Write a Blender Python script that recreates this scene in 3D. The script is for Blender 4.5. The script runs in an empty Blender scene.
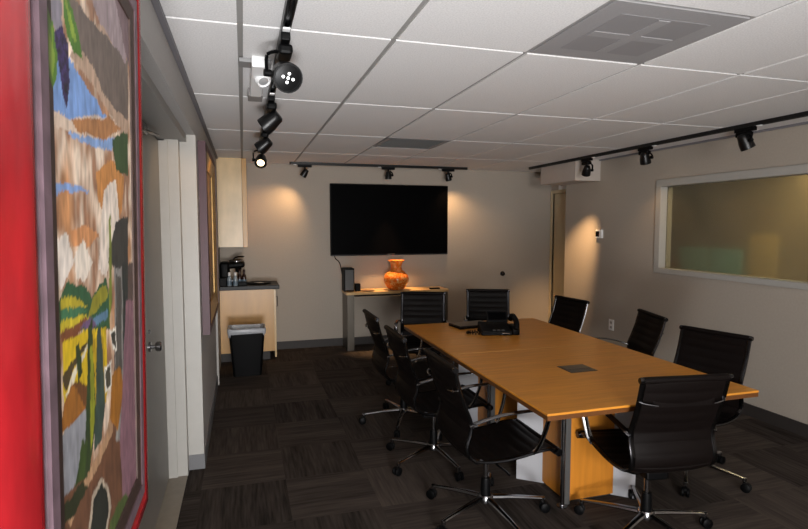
import bpy, bmesh, math, random
from mathutils import Vector, Matrix, noise
C = bpy.context.scene
R = math.radians
# ------------------------------------------------------------ camera
cam = bpy.data.cameras.new('camera'); co = bpy.data.objects.new('camera', cam); C.collection.objects.link(co)
cam.sensor_width = 36.0; cam.lens = 36.0*540/808; cam.clip_start = 0.02
co.location = (0, 0, 1.6)
co.rotation_euler = (R(90-4.184), 0, R(-16.56))
C.camera = co
# ------------------------------------------------------------ world, exposure
C.view_settings.view_transform = 'Standard'; C.view_settings.look = 'None'
C.view_settings.gamma = 1.0; C.view_settings.use_curve_mapping = False
C.view_settings.exposure = 0.0
w = bpy.data.worlds.new('world'); C.world = w; w.use_nodes = True
w.node_tree.nodes['Background'].inputs[0].default_value = (0.8, 0.85, 1, 1)
w.node_tree.nodes['Background'].inputs[1].default_value = 0.02
def light(kind, name, loc, power, color=(1,1,1), aim=None, size=None, size_y=None, spot=None, blend=.5, radius=None):
    l = bpy.data.lights.new(name, kind); o = bpy.data.objects.new(name, l); C.collection.objects.link(o)
    o.location = loc; l.energy = power; l.color = color
    if aim is not None:
        o.rotation_euler = (Vector(aim)-Vector(loc)).to_track_quat('-Z', 'Y').to_euler()
    if size: l.shape = 'RECTANGLE' if size_y else 'SQUARE'; l.size = size
    if size_y: l.size_y = size_y
    if spot: l.spot_size = R(spot); l.spot_blend = blend
    if radius is not None: l.shadow_soft_size = radius
    return o
# fill lights added behind the camera: one forward, one from low toward the ceiling
light('AREA', 'rear_fill', (.55, -3.0, 1.72), 140, (1, .97, .94), aim=(1.5, 3.0, 1.2), size=1.5, size_y=1.1)
o = light('AREA', 'ceiling_fill', (.12, -1.5, .14), 158, (.98, .985, 1), aim=(.2, 2.5, 2.37), size=.7, size_y=1.2)
o.data.spread = R(125)
WARM = (1, .60, .28)
# ------------------------------------------------------------ helpers
def srgb(h):
    if isinstance(h, str):
        h = h.lstrip('#'); c = [int(h[i:i+2], 16)/255 for i in (0, 2, 4)]
    else: c = [x/255 for x in h]
    return [x/12.92 if x <= .04045 else ((x+.055)/1.055)**2.4 for x in c]
def mat(name, col, rough=.5, metal=0., noise_amt=0., noise_scale=20., bump=0., spec=.5, coat=0., stretch=None, dist=.002):
    m = bpy.data.materials.new(name); m.use_nodes = True
    nt = m.node_tree; b = nt.nodes['Principled BSDF']; N = nt.nodes.new; L = nt.links.new
    c = srgb(col)
    b.inputs['Roughness'].default_value = rough; b.inputs['Metallic'].default_value = metal
    b.inputs['Specular IOR Level'].default_value = spec; b.inputs['Coat Weight'].default_value = coat
    tc = N('ShaderNodeTexCoord'); mp = N('ShaderNodeMapping'); L(tc.outputs['Object'], mp.inputs[0])
    if stretch: mp.inputs['Scale'].default_value = stretch
    nz = N('ShaderNodeTexNoise'); nz.inputs['Scale'].default_value = noise_scale; nz.inputs['Detail'].default_value = 5
    L(mp.outputs[0], nz.inputs['Vector'])
    rp = N('ShaderNodeValToRGB')
    rp.color_ramp.elements[0].position = .3; rp.color_ramp.elements[1].position = .7
    rp.color_ramp.elements[0].color = [x*(1-noise_amt) for x in c]+[1]
    rp.color_ramp.elements[1].color = [min(1, x*(1+noise_amt)) for x in c]+[1]
    L(nz.outputs['Fac'], rp.inputs[0]); L(rp.outputs[0], b.inputs['Base Color'])
    if bump:
        bp = N('ShaderNodeBump'); bp.inputs['Strength'].default_value = bump; bp.inputs['Distance'].default_value = dist
        L(nz.outputs['Fac'], bp.inputs['Height']); L(bp.outputs[0], b.inputs['Normal'])
    return m
def emis(name, col, s):
    m = bpy.data.materials.new(name); m.use_nodes = True
    b = m.node_tree.nodes['Principled BSDF']; b.inputs['Base Color'].default_value = srgb(col)+[1]
    b.inputs['Emission Color'].default_value = srgb(col)+[1]; b.inputs['Emission Strength'].default_value = s
    return m
def glassmat(name, col, rough, trans=1.0):
    m = bpy.data.materials.new(name); m.use_nodes = True
    b = m.node_tree.nodes['Principled BSDF']; b.inputs['Base Color'].default_value = srgb(col)+[1]
    b.inputs['Roughness'].default_value = rough; b.inputs['Transmission Weight'].default_value = trans
    b.inputs['IOR'].default_value = 1.35
    return m
def new(): return bmesh.new()
def box(bm, x0, x1, y0, y1, z0, z1, bev=0, seg=2):
    r = bmesh.ops.create_cube(bm, size=1)
    vs = r['verts']
    for v in vs:
        v.co = Vector(((x0+x1)/2+v.co.x*(x1-x0), (y0+y1)/2+v.co.y*(y1-y0), (z0+z1)/2+v.co.z*(z1-z0)))
    if bev:
        es = list({e for v in vs for e in v.link_edges})
        bmesh.ops.bevel(bm, geom=es, offset=bev, segments=seg, profile=.5, affect='EDGES')
    return bm
def prism(bm, poly, z0, z1):
    a = [bm.verts.new((x, y, z0)) for x, y in poly]; b = [bm.verts.new((x, y, z1)) for x, y in poly]
    n = len(poly); bm.faces.new(a[::-1]); bm.faces.new(b)
    for i in range(n): bm.faces.new((a[i], a[(i+1) % n], b[(i+1) % n], b[i]))
    return bm
def smooth_path(pts, n=4, closed=False):
    P = [Vector(p) for p in pts]; out = []; m = len(P)
    rng = range(m) if closed else range(m-1)
    for i in rng:
        if closed: p0, p1, p2, p3 = P[i-1], P[i], P[(i+1) % m], P[(i+2) % m]
        else: p0, p1, p2, p3 = P[max(i-1, 0)], P[i], P[i+1], P[min(i+2, m-1)]
        for k in range(n):
            t = k/n
            out.append(.5*((2*p1)+(p2-p0)*t+(2*p0-5*p1+4*p2-p3)*t*t+(3*p1-p0-3*p2+p3)*t**3))
    if not closed: out.append(P[-1])
    return out
def tube(bm, pts, r, seg=8, r2=None, up=(0, 0, 1), closed=False, taper=None):
    """sweep an ellipse (r along the side vector, r2 along the other) down a path"""
    P = [Vector(p) for p in pts]; n = len(P); r2 = r if r2 is None else r2; rings = []
    for i, p in enumerate(P):
        if closed: t = P[(i+1) % n]-P[i-1]
        else: t = P[min(i+1, n-1)]-P[max(i-1, 0)]
        t.normalize(); u = Vector(up)
        if abs(t.dot(u)) > .95: u = Vector((1, 0, 0)) if abs(t.x) < .9 else Vector((0, 1, 0))
        s = t.cross(u).normalized(); q = s.cross(t).normalized()
        k = 1 if taper is None else taper(i/(n-1))
        rings.append([bm.verts.new(p+s*(math.cos(2*math.pi*j/seg)*r*k)+q*(math.sin(2*math.pi*j/seg)*r2*k)) for j in range(seg)])
    m = n if closed else n-1
    for i in range(m):
        a, b = rings[i], rings[(i+1) % n]
        for j in range(seg): bm.faces.new((a[j], a[(j+1) % seg], b[(j+1) % seg], b[j]))
    if not closed: bm.faces.new(rings[0][::-1]); bm.faces.new(rings[-1])
    return bm
def lathe(bm, prof, c=(0, 0, 0), axis=(0, 0, 1), seg=24, fn=None):
    """prof: (radius, height) pairs along axis from c"""
    q = Vector((0, 0, 1)).rotation_difference(Vector(axis).normalized()); c = Vector(c); rings = []
    for r, h in prof:
        if r < 1e-6: rings.append([bm.verts.new(c+q @ Vector((0, 0, h)))])
        else:
            ring = []
            for j in range(seg):
                a = 2*math.pi*j/seg; rr = r*(fn(a, h) if fn else 1)
                ring.append(bm.verts.new(c+q @ Vector((rr*math.cos(a), rr*math.sin(a), h))))
            rings.append(ring)
    for a, b in zip(rings, rings[1:]):
        if len(a) == 1 and len(b) == 1: continue
        for j in range(seg):
            k = (j+1) % seg
            if len(a) == 1: bm.faces.new((a[0], b[k], b[j]))
            elif len(b) == 1: bm.faces.new((a[j], a[k], b[0]))
            else: bm.faces.new((a[j], a[k], b[k], b[j]))
    if len(rings[0]) > 1: bm.faces.new(rings[0][::-1])
    if len(rings[-1]) > 1: bm.faces.new(rings[-1])
    return bm
def obj(name, bm, m, parent=None, smooth=False, angle=40):
    bmesh.ops.recalc_face_normals(bm, faces=bm.faces)
    me = bpy.data.meshes.new(name); bm.to_mesh(me); bm.free(); me.materials.append(m)
    o = bpy.data.objects.new(name, me); C.collection.objects.link(o)
    if smooth:
        for p in me.polygons: p.use_smooth = True
        me.set_sharp_from_angle(angle=R(angle))
    if parent: o.parent = parent
    return o
def tag(o, label, cat, group=None):
    o['label'] = label; o['category'] = cat
    if group: o['group'] = group
    return o
def thing(name, label, cat, loc=(0, 0, 0), rz=0, group=None):
    o = bpy.data.objects.new(name, None); C.collection.objects.link(o); o.empty_display_size = .1
    o.location = loc; o.rotation_euler = (0, 0, rz); return tag(o, label, cat, group)
def struct(name, bm, m, parent=None, smooth=False):
    o = obj(name, bm, m, parent, smooth)
    if parent is None: o['kind'] = 'structure'
    return o
def dup(root, loc, rz, label):
    r = root.copy(); C.collection.objects.link(r); r.location = loc; r.rotation_euler = (0, 0, rz); r['label'] = label
    for ch in list(root.children):
        c = ch.copy(); C.collection.objects.link(c); c.parent = r
        for g in list(ch.children):
            d = g.copy(); C.collection.objects.link(d); d.parent = c
    return r
# ------------------------------------------------------------ materials
M = {}
M['wall'] = mat('wall_paint', '#aaa094', .85, noise_amt=.03, noise_scale=60, bump=.05)
M['wall_grey'] = mat('grey_wall_paint', '#aba8a6', .85, noise_amt=.03, noise_scale=60, bump=.05)
M['white'] = mat('white_trim_paint', '#aaa7a1', .55, noise_amt=.02)
M['offwhite'] = mat('box_paint', '#b9b0a8', .7, noise_amt=.02)
M['door'] = mat('door_paint', '#85827c', .45, noise_amt=.04, noise_scale=4)
M['cream'] = mat('cream_door', '#cdbd9c', .5, noise_amt=.04, noise_scale=4)
M['tile'] = mat('ceiling_tile', '#e2e0df', .95, noise_amt=.10, noise_scale=150, bump=.35, dist=.003)
M['grid'] = mat('grid_metal', '#94928f', .6)
M['base'] = mat('rubber_base', '#302b29', .6)
M['basegrey'] = mat('grey_rubber_base', '#6b6b6d', .6)
M['vinyl'] = mat('threshold_vinyl', '#8d8375', .45, noise_amt=.08)
M['black'] = mat('black_plastic', '#060607', .5, spec=.12)
M['blackm'] = mat('black_metal', '#0a0a0b', .35, spec=.4)
M['leather'] = mat('dark_leather', '#0d0807', .5, noise_amt=.15, noise_scale=90, bump=.12, spec=.12)
M['chrome'] = mat('polished_metal', '#9d9da0', .16, 1.0)
M['darkchrome'] = mat('dark_polished_metal', '#4a4a4d', .22, 1.0)
M['steel'] = mat('brushed_steel', '#68625a', .38, 1.0, noise_amt=.2, noise_scale=6, stretch=(40, 40, 1))
M['grey'] = mat('grey_plastic', '#4b4a49', .5)
M['whiteplastic'] = mat('white_plastic', '#eeeeee', .4)
M['screen'] = mat('tv_screen', '#010102', .5, spec=.03)
M['woodtop'] = mat('table_veneer', '#cc862f', .34, noise_amt=.13, noise_scale=3.2, stretch=(1.2, 14, 1), spec=.5)
M['woodbase'] = mat('orange_veneer', '#c07a28', .38, noise_amt=.10, noise_scale=4, stretch=(9, 9, .8))
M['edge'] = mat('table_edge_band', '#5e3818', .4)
M['maple'] = mat('maple_panel', '#d09f5e', .35, noise_amt=.10, noise_scale=3, stretch=(3, 3, .6))
M['maplelight'] = mat('pale_maple', '#d8ba8a', .3, noise_amt=.12, noise_scale=3.2, stretch=(2.4, 2.4, 1.2))
M['counter'] = mat('dark_counter', '#15110f', .4, spec=.25, noise_amt=.3, noise_scale=120)
M['console'] = mat('console_top', '#d0aa74', .35, noise_amt=.12, noise_scale=4, stretch=(1, 12, 1))
M['red'] = mat('red_frame_lacquer', '#82161b', .25, noise_amt=.3, noise_scale=9, stretch=(4, 4, .7), coat=.3)
M['groove'] = mat('dark_red_groove', '#2a090b', .5)
M['plum'] = mat('plum_frame', '#431c26', .5, noise_amt=.15, noise_scale=8)
M['gold'] = mat('gilt_frame', '#a98446', .4, .3, noise_amt=.25, noise_scale=14)
M['bag'] = mat('bin_liner', '#a6a8ac', .35, noise_amt=.1, noise_scale=30, bump=.3)
def carpet():
    m = bpy.data.materials.new('carpet_tiles'); m.use_nodes = True; nt = m.node_tree; N = nt.nodes.new; L = nt.links.new
    b = nt.nodes['Principled BSDF']; b.inputs['Roughness'].default_value = .95; b.inputs['Specular IOR Level'].default_value = .15
    def math_(op, a, bb=None):
        n = N('ShaderNodeMath'); n.operation = op
        for i, v in enumerate((a, bb)):
            if v is None: continue
            if isinstance(v, (int, float)): n.inputs[i].default_value = v
            else: L(v, n.inputs[i])
        return n.outputs[0]
    tc = N('ShaderNodeTexCoord'); s = N('ShaderNodeSeparateXYZ'); L(tc.outputs['Object'], s.inputs[0])
    X = math_('ADD', math_('MULTIPLY', s.outputs[0], 2.0), .55); Y = math_('ADD', math_('MULTIPLY', s.outputs[1], 2.0), .25)
    fx = math_('FLOOR', X); fy = math_('FLOOR', Y)
    par = math_('MODULO', math_('ABSOLUTE', math_('ADD', fx, fy)), 2.0)
    wn = N('ShaderNodeTexWhiteNoise'); wn.noise_dimensions = '2D'
    cv = N('ShaderNodeCombineXYZ'); L(fx, cv.inputs[0]); L(fy, cv.inputs[1]); L(cv.outputs[0], wn.inputs['Vector'])
    def grain(a, bsc):
        mp = N('ShaderNodeMapping'); mp.inputs['Scale'].default_value = (a, bsc, 1); L(tc.outputs['Object'], mp.inputs[0])
        n = N('ShaderNodeTexNoise'); n.inputs['Scale'].default_value = 1; n.inputs['Detail'].default_value = 3; L(mp.outputs[0], n.inputs['Vector']); return n.outputs['Fac']
    g1 = math_('ADD', math_('MULTIPLY', grain(60, 4), .6), math_('MULTIPLY', grain(13, .6), .55)); g2 = math_('ADD', math_('MULTIPLY', grain(4, 60), .6), math_('MULTIPLY', grain(.6, 13), .55))
    mx = N('ShaderNodeMix'); mx.data_type = 'FLOAT'; L(par, mx.inputs[0]); L(g1, mx.inputs[2]); L(g2, mx.inputs[3])
    v = math_('ADD', math_('MULTIPLY', mx.outputs[0], 1.0), math_('MULTIPLY', wn.outputs['Value'], .22))
    rp = N('ShaderNodeValToRGB'); L(v, rp.inputs[0])
    e = rp.color_ramp.elements; e[0].position = .42; e[1].position = .92
    e[0].color = srgb('#211c19')+[1]; e[1].color = srgb('#544b45')+[1]
    L(rp.outputs[0], b.inputs['Base Color'])
    bp = N('ShaderNodeBump'); bp.inputs['Strength'].default_value = .4; bp.inputs['Distance'].default_value = .004
    L(v, bp.inputs['Height']); L(bp.outputs[0], b.inputs['Normal'])
    return m
M['carpet'] = carpet()
def vasemat():
    m = bpy.data.materials.new('orange_art_glass'); m.use_nodes = True; nt = m.node_tree; N = nt.nodes.new; L = nt.links.new
    b = nt.nodes['Principled BSDF']; b.inputs['Roughness'].default_value = .12; b.inputs['Transmission Weight'].default_value = .15
    tc = N('ShaderNodeTexCoord'); vo = N('ShaderNodeTexNoise'); vo.inputs['Scale'].default_value = 26; vo.inputs['Detail'].default_value = 6; vo.inputs['Distortion'].default_value = 1.2
    L(tc.outputs['Object'], vo.inputs['Vector'])
    rp = N('ShaderNodeValToRGB'); L(vo.outputs['Fac'], rp.inputs[0]); e = rp.color_ramp.elements
    e[0].position = .36; e[0].color = srgb('#e4641a')+[1]; e[1].position = .62; e[1].color = srgb('#f8bb74')+[1]
    k = e.new(.5); k.color = srgb('#f08224')+[1]
    L(rp.outputs[0], b.inputs['Base Color']); return m
M['vase'] = vasemat()
def attrmat(name, rough=.35):
    m = bpy.data.materials.new(name); m.use_nodes = True; nt = m.node_tree; N = nt.nodes.new; L = nt.links.new
    b = nt.nodes['Principled BSDF']; b.inputs['Roughness'].default_value = rough
    a = N('ShaderNodeVertexColor'); a.layer_name = 'paint'
    tc = N('ShaderNodeTexCoord'); mp = N('ShaderNodeMapping'); mp.inputs['Scale'].default_value = (60, 60, 18); L(tc.outputs['Object'], mp.inputs[0])
    nz = N('ShaderNodeTexNoise'); nz.inputs['Scale'].default_value = 1; nz.inputs['Detail'].default_value = 4; L(mp.outputs[0], nz.inputs['Vector'])
    mr = N('ShaderNodeMapRange'); mr.inputs[3].default_value = .72; mr.inputs[4].default_value = 1.25; L(nz.outputs['Fac'], mr.inputs[0])
    mu = N('ShaderNodeMix'); mu.data_type = 'RGBA'; mu.blend_type = 'MULTIPLY'; mu.inputs[0].default_value = 1
    L(a.outputs[0], mu.inputs[6]); L(mr.outputs[0], mu.inputs[7]); L(mu.outputs[2], b.inputs['Base Color'])
    bp = N('ShaderNodeBump'); bp.inputs['Strength'].default_value = .25; bp.inputs['Distance'].default_value = .001
    L(nz.outputs['Fac'], bp.inputs['Height']); L(bp.outputs[0], b.inputs['Normal'])
    return m
M['paint'] = attrmat('oil_paint', .6)
# ------------------------------------------------------------ the room
XL, XR, YB, YN, H = -.28, 4.05, 7.05, -3.2, 2.37
OY, OZ = 1.5, 2.165
XD = 4.36          # the entry alcove's door wall
struct('floor', box(new(), -.9, 6.0, YN-.1, YB+.1, -.1, 0), M['carpet'])
# wall_left: thin wall with a door opening (y 2.1..3.69); the door stands back in it
b = new()
box(b, XL-.4, XL, YN, OY, 0, H+.1); box(b, XL-.4, XL, OY, 3.69, OZ, H+.1); box(b, XL-.4, XL-.2, OY, 2.0, 0, OZ); box(b, XL-.4, XL, 3.69, YB+.1, 0, H+.1)
struct('wall_left', b, M['wall_grey'])
b = new(); box(b, XL-.4, XD+.2, YB, YB+.1, 0, H+.1); struct('wall_back', b, M['wall'])
WY0, WY1, WZ0, WZ1 = .9, 4.56, 1.125, 2.045    # interior window
b = new()
box(b, XR, XR+.12, YN, WY0, 0, H+.1); box(b, XR, XR+.12, WY1, 6.2, 0, H+.1)
box(b, XR, XR+.12, WY0, WY1, 0, WZ0); box(b, XR, XR+.12, WY0, WY1, WZ1, H+.1)
struct('wall_right', b, M['wall'])
DY0, DY1 = 6.23, 7.0
b = new(); box(b, XD, XD+.1, 6.1, DY0, 0, H+.1); box(b, XD, XD+.1, DY0, DY1, 2.06, H+.1); box(b, XD, XD+.1, DY1, YB, 0, H+.1)
box(b, XR+.12, XD+.1, 6.08, 6.1, 0, H+.1)
struct('wall_alcove', b, M['wall'])
b = new(); box(b, XL-.4, XR+.12, YN-.1, YN, 0, H+.1); struct('wall_near', b, M['wall'])
# ceiling: lay-in tiles that hang a little below the grid
GX = [0.0046+.613*k for k in range(-1, 8)]; GY = [3.435+1.216*k for k in range(-6, 4)]
b = new(); box(b, -.9, 6.0, YN-.1, YB+.1, H+.012, H+.1)
xs = [XL]+[g for g in GX if g > XL+.05 and g < XD]+[XD+.1]; ys = [YN]+[g for g in GY if g > YN and g < YB-.1]+[YB]
VX = (GX[3], GX[4]); 
vents = [(VX[0], VX[1], 2.219-.608, 2.219), (VX[0], VX[1], GY[7], GY[7]+.608)]
for i in range(len(xs)-1):
    for j in range(len(ys)-1):
        x0, x1, y0, y1 = xs[i], xs[i+1], ys[j], ys[j+1]
        segs = [(y0, y1)]
        for (vx0, vx1, vy0, vy1) in vents:
            if abs(vx0-x0) < .05:
                ns = []
                for (a, c) in segs:
                    if vy0 >= a-.03 and vy1 <= c+.03:
                        if vy0-a > .05: ns.append((a, vy0))
                        if c-vy1 > .05: ns.append((vy1, c))
                    else: ns.append((a, c))
                segs = ns
        for (a, c) in segs: box(b, x0+.011, x1-.011, a+.011, c-.011, H-.003, H+.02)
struct('ceiling', b, M['tile'])
b = new()
for g in xs[1:-1]: box(b, g-.012, g+.012, YN, YB, H+.004, H+.02)
for g in ys[1:-1]: box(b, XL, XD, g-.012, g+.012, H+.0035, H+.02)
for (vx0, vx1, vy0, vy1) in vents:
    for g in (vy0, vy1): box(b, vx0, vx1, g-.012, g+.012, H+.0038, H+.02)
struct('trim_1', b, M['grid'])
b = new(); box(b, XL, XL+.022, YN, YB, H-.022, H-.002); box(b, XR-.022, XR, YN, 6.2, H-.02, H-.002)
struct('trim_2', b, mat('ceiling_angle', '#77757a', .6))
# baseboards
b = new(); box(b, .38, XD, YB-.012, YB, 0, .1); struct('baseboard_back', b, M['base'])
b = new(); box(b, XR-.012, XR, YN, 6.2, 0, .1); box(b, XR, XD, 6.1+.1, 6.1+.112, 0, .1); struct('baseboard_right', b, M['base'])
b = new(); box(b, XL, XL+.008, 3.69, 5.6, 0, .1); box(b, XL, XL+.008, YN, OY, 0, .1); box(b, XL-.09, XL+.008, 3.682, 3.69, 0, .1)
struct('baseboard_left', b, M['basegrey'])
# trims of the left door opening: white reveal and steel jamb
b = new(); box(b, XL-.092, XL, 3.684, 3.69, .1, OZ); box(b, XL, XL+.004, 3.684, 3.72, .1, OZ); struct('trim_3', b, M['white'])
b = new()
box(b, XL-.17, XL-.09, 3.60, 3.684, 0, 2.14); box(b, XL-.2, XL-.15, 3.585, 3.684, 0, 2.11)     # far jamb with its stop
box(b, XL-.2, XL-.15, 2.0, 2.08, 0, 2.11)
struct('trim_4', b, M['white'])
b = new(); box(b, XL-.24, XL-.05, OY, 3.69, 2.12, OZ); struct('trim_5', b, M['grid'])
b = new(); box(b, XL-.4, XL-.092, OY, 3.684, 0, .004); struct('trim_6', b, M['vinyl'])
d = struct('door_1', box(new(), XL-.245, XL-.2, 2.06, 3.60, .006, 2.11, .002), M['door'])
b = new(); lathe(b, [(.026, 0), (.026, .01), (.011, .012), (.011, .03), (.02, .032), (.026, .04), (.026, .055), (.02, .06), (0, .062)], (XL-.2, 3.02, .97), (1, 0, 0), 16)
lathe(b, [(.01, 0), (.01, .01), (0, .012)], (XL-.2, 3.02, 1.05), (1, 0, 0), 10)
obj('door_handle', b, M['chrome'], d, True)
b = new(); box(b, XL-.198, XL-.16, 2.75, 2.95, 2.04, 2.095, .006); tube(b, [(XL-.17, 2.9, 2.06), (XL-.14, 3.12, 2.07), (XL-.17, 3.22, 2.09)], .008, 8)
obj('door_closer', b, M['darkchrome'], d, True)
# the far white corner trim beyond the gilt picture
b = new(); box(b, XL, XL+.02, 5.62, 5.68, 0, 2.16); struct('trim_7', b, M['white'])
# the alcove door and its casing
d = struct('door_2', box(new(), XD+.02, XD+.06, DY0, DY1, .006, 2.05, .002), M['cream'])
b = new(); lathe(b, [(.025, 0), (.025, .012), (.01, .014), (.01, .04), (.027, .05), (.027, .07), (0, .075)], (XD+.02, DY0+.07, .95), (-1, 0, 0), 14); obj('door_handle', b, M['chrome'], d, True)
b = new(); box(b, XD-.015, XD+.05, DY1-.0, DY1+.045, 0, 2.1); box(b, XD-.015, XD+.05, DY0-.045, DY0, 0, 2.1); box(b, XD-.015, XD+.05, DY0, DY1, 2.055, 2.1)
struct('trim_8', b, M['cream'])
# the boxed-in soffit in the corner
struct('soffit', box(new(), 3.71, XR+.06, 5.5, 6.26, 2.118, H+.01), M['offwhite'])
# interior window
FW = .06
win = bpy.data.objects.new('window_1', None); C.collection.objects.link(win); win.location = (XR, WY0, WZ0); win['kind'] = 'structure'
win.empty_display_size = .1
def wchild(name, bm, m): 
    bmesh.ops.translate(bm, verts=bm.verts, vec=(-XR, -WY0, -WZ0)); return obj(name, bm, m, win)
b = new()
box(b, XR-.02, XR+.13, WY0-.01, WY1+.01, WZ1-FW, WZ1+.01, .003); box(b, XR-.02, XR+.13, WY0-.01, WY1+.01, WZ0-.01, WZ0+.04, .003)
box(b, XR-.02, XR+.13, WY1-FW, WY1+.01, WZ0+.04, WZ1-FW, .003); box(b, XR-.02, XR+.13, WY0-.01, WY0+FW, WZ0+.04, WZ1-FW, .003)
wchild('window_frame', b, M['white'])
pane = new(); box(pane, XR+.06, XR+.07, WY0+FW, WY1-FW, WZ0+.04, WZ1-FW)
wchild('pane', pane, glassmat('frosted_glass', '#a9a490', .15, .8))
# dim corridor seen blurred behind the frosted pane
b = new(); box(b, 5.3, 5.4, YN, 6.6, 0, H+.1); struct('wall_corridor', b, mat('corridor_wall', '#8f8060', .8, noise_amt=.2, noise_scale=1.5))
light('AREA', 'corridor_fill', (4.75, 3.6, 2.3), 42, (1, .86, .6), aim=(4.95, 3.6, 0), size=.7)  # unseen fill light, added to brighten what shows through the pane
for (y, m_, lab) in ((5.32, mat('teal_board', '#8fd0c8', .7), 'left one of two teal boards blurred behind the frosted window'), (4.86, mat('teal_board_pale', '#86c8c2', .7), 'right one of two teal boards blurred behind the frosted window')):
    tag(obj('notice_board', box(new(), 5.27, 5.299, y-.2, y+.2, 1.02, 1.33), m_), lab, 'board')
tag(obj('notice_board', box(new(), 5.27, 5.299, 4.25, 4.55, 1.0, 1.5), mat('ochre_board', '#cbb478', .7)), 'ochre board blurred behind the frosted window, right of the teal ones', 'board')
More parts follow.
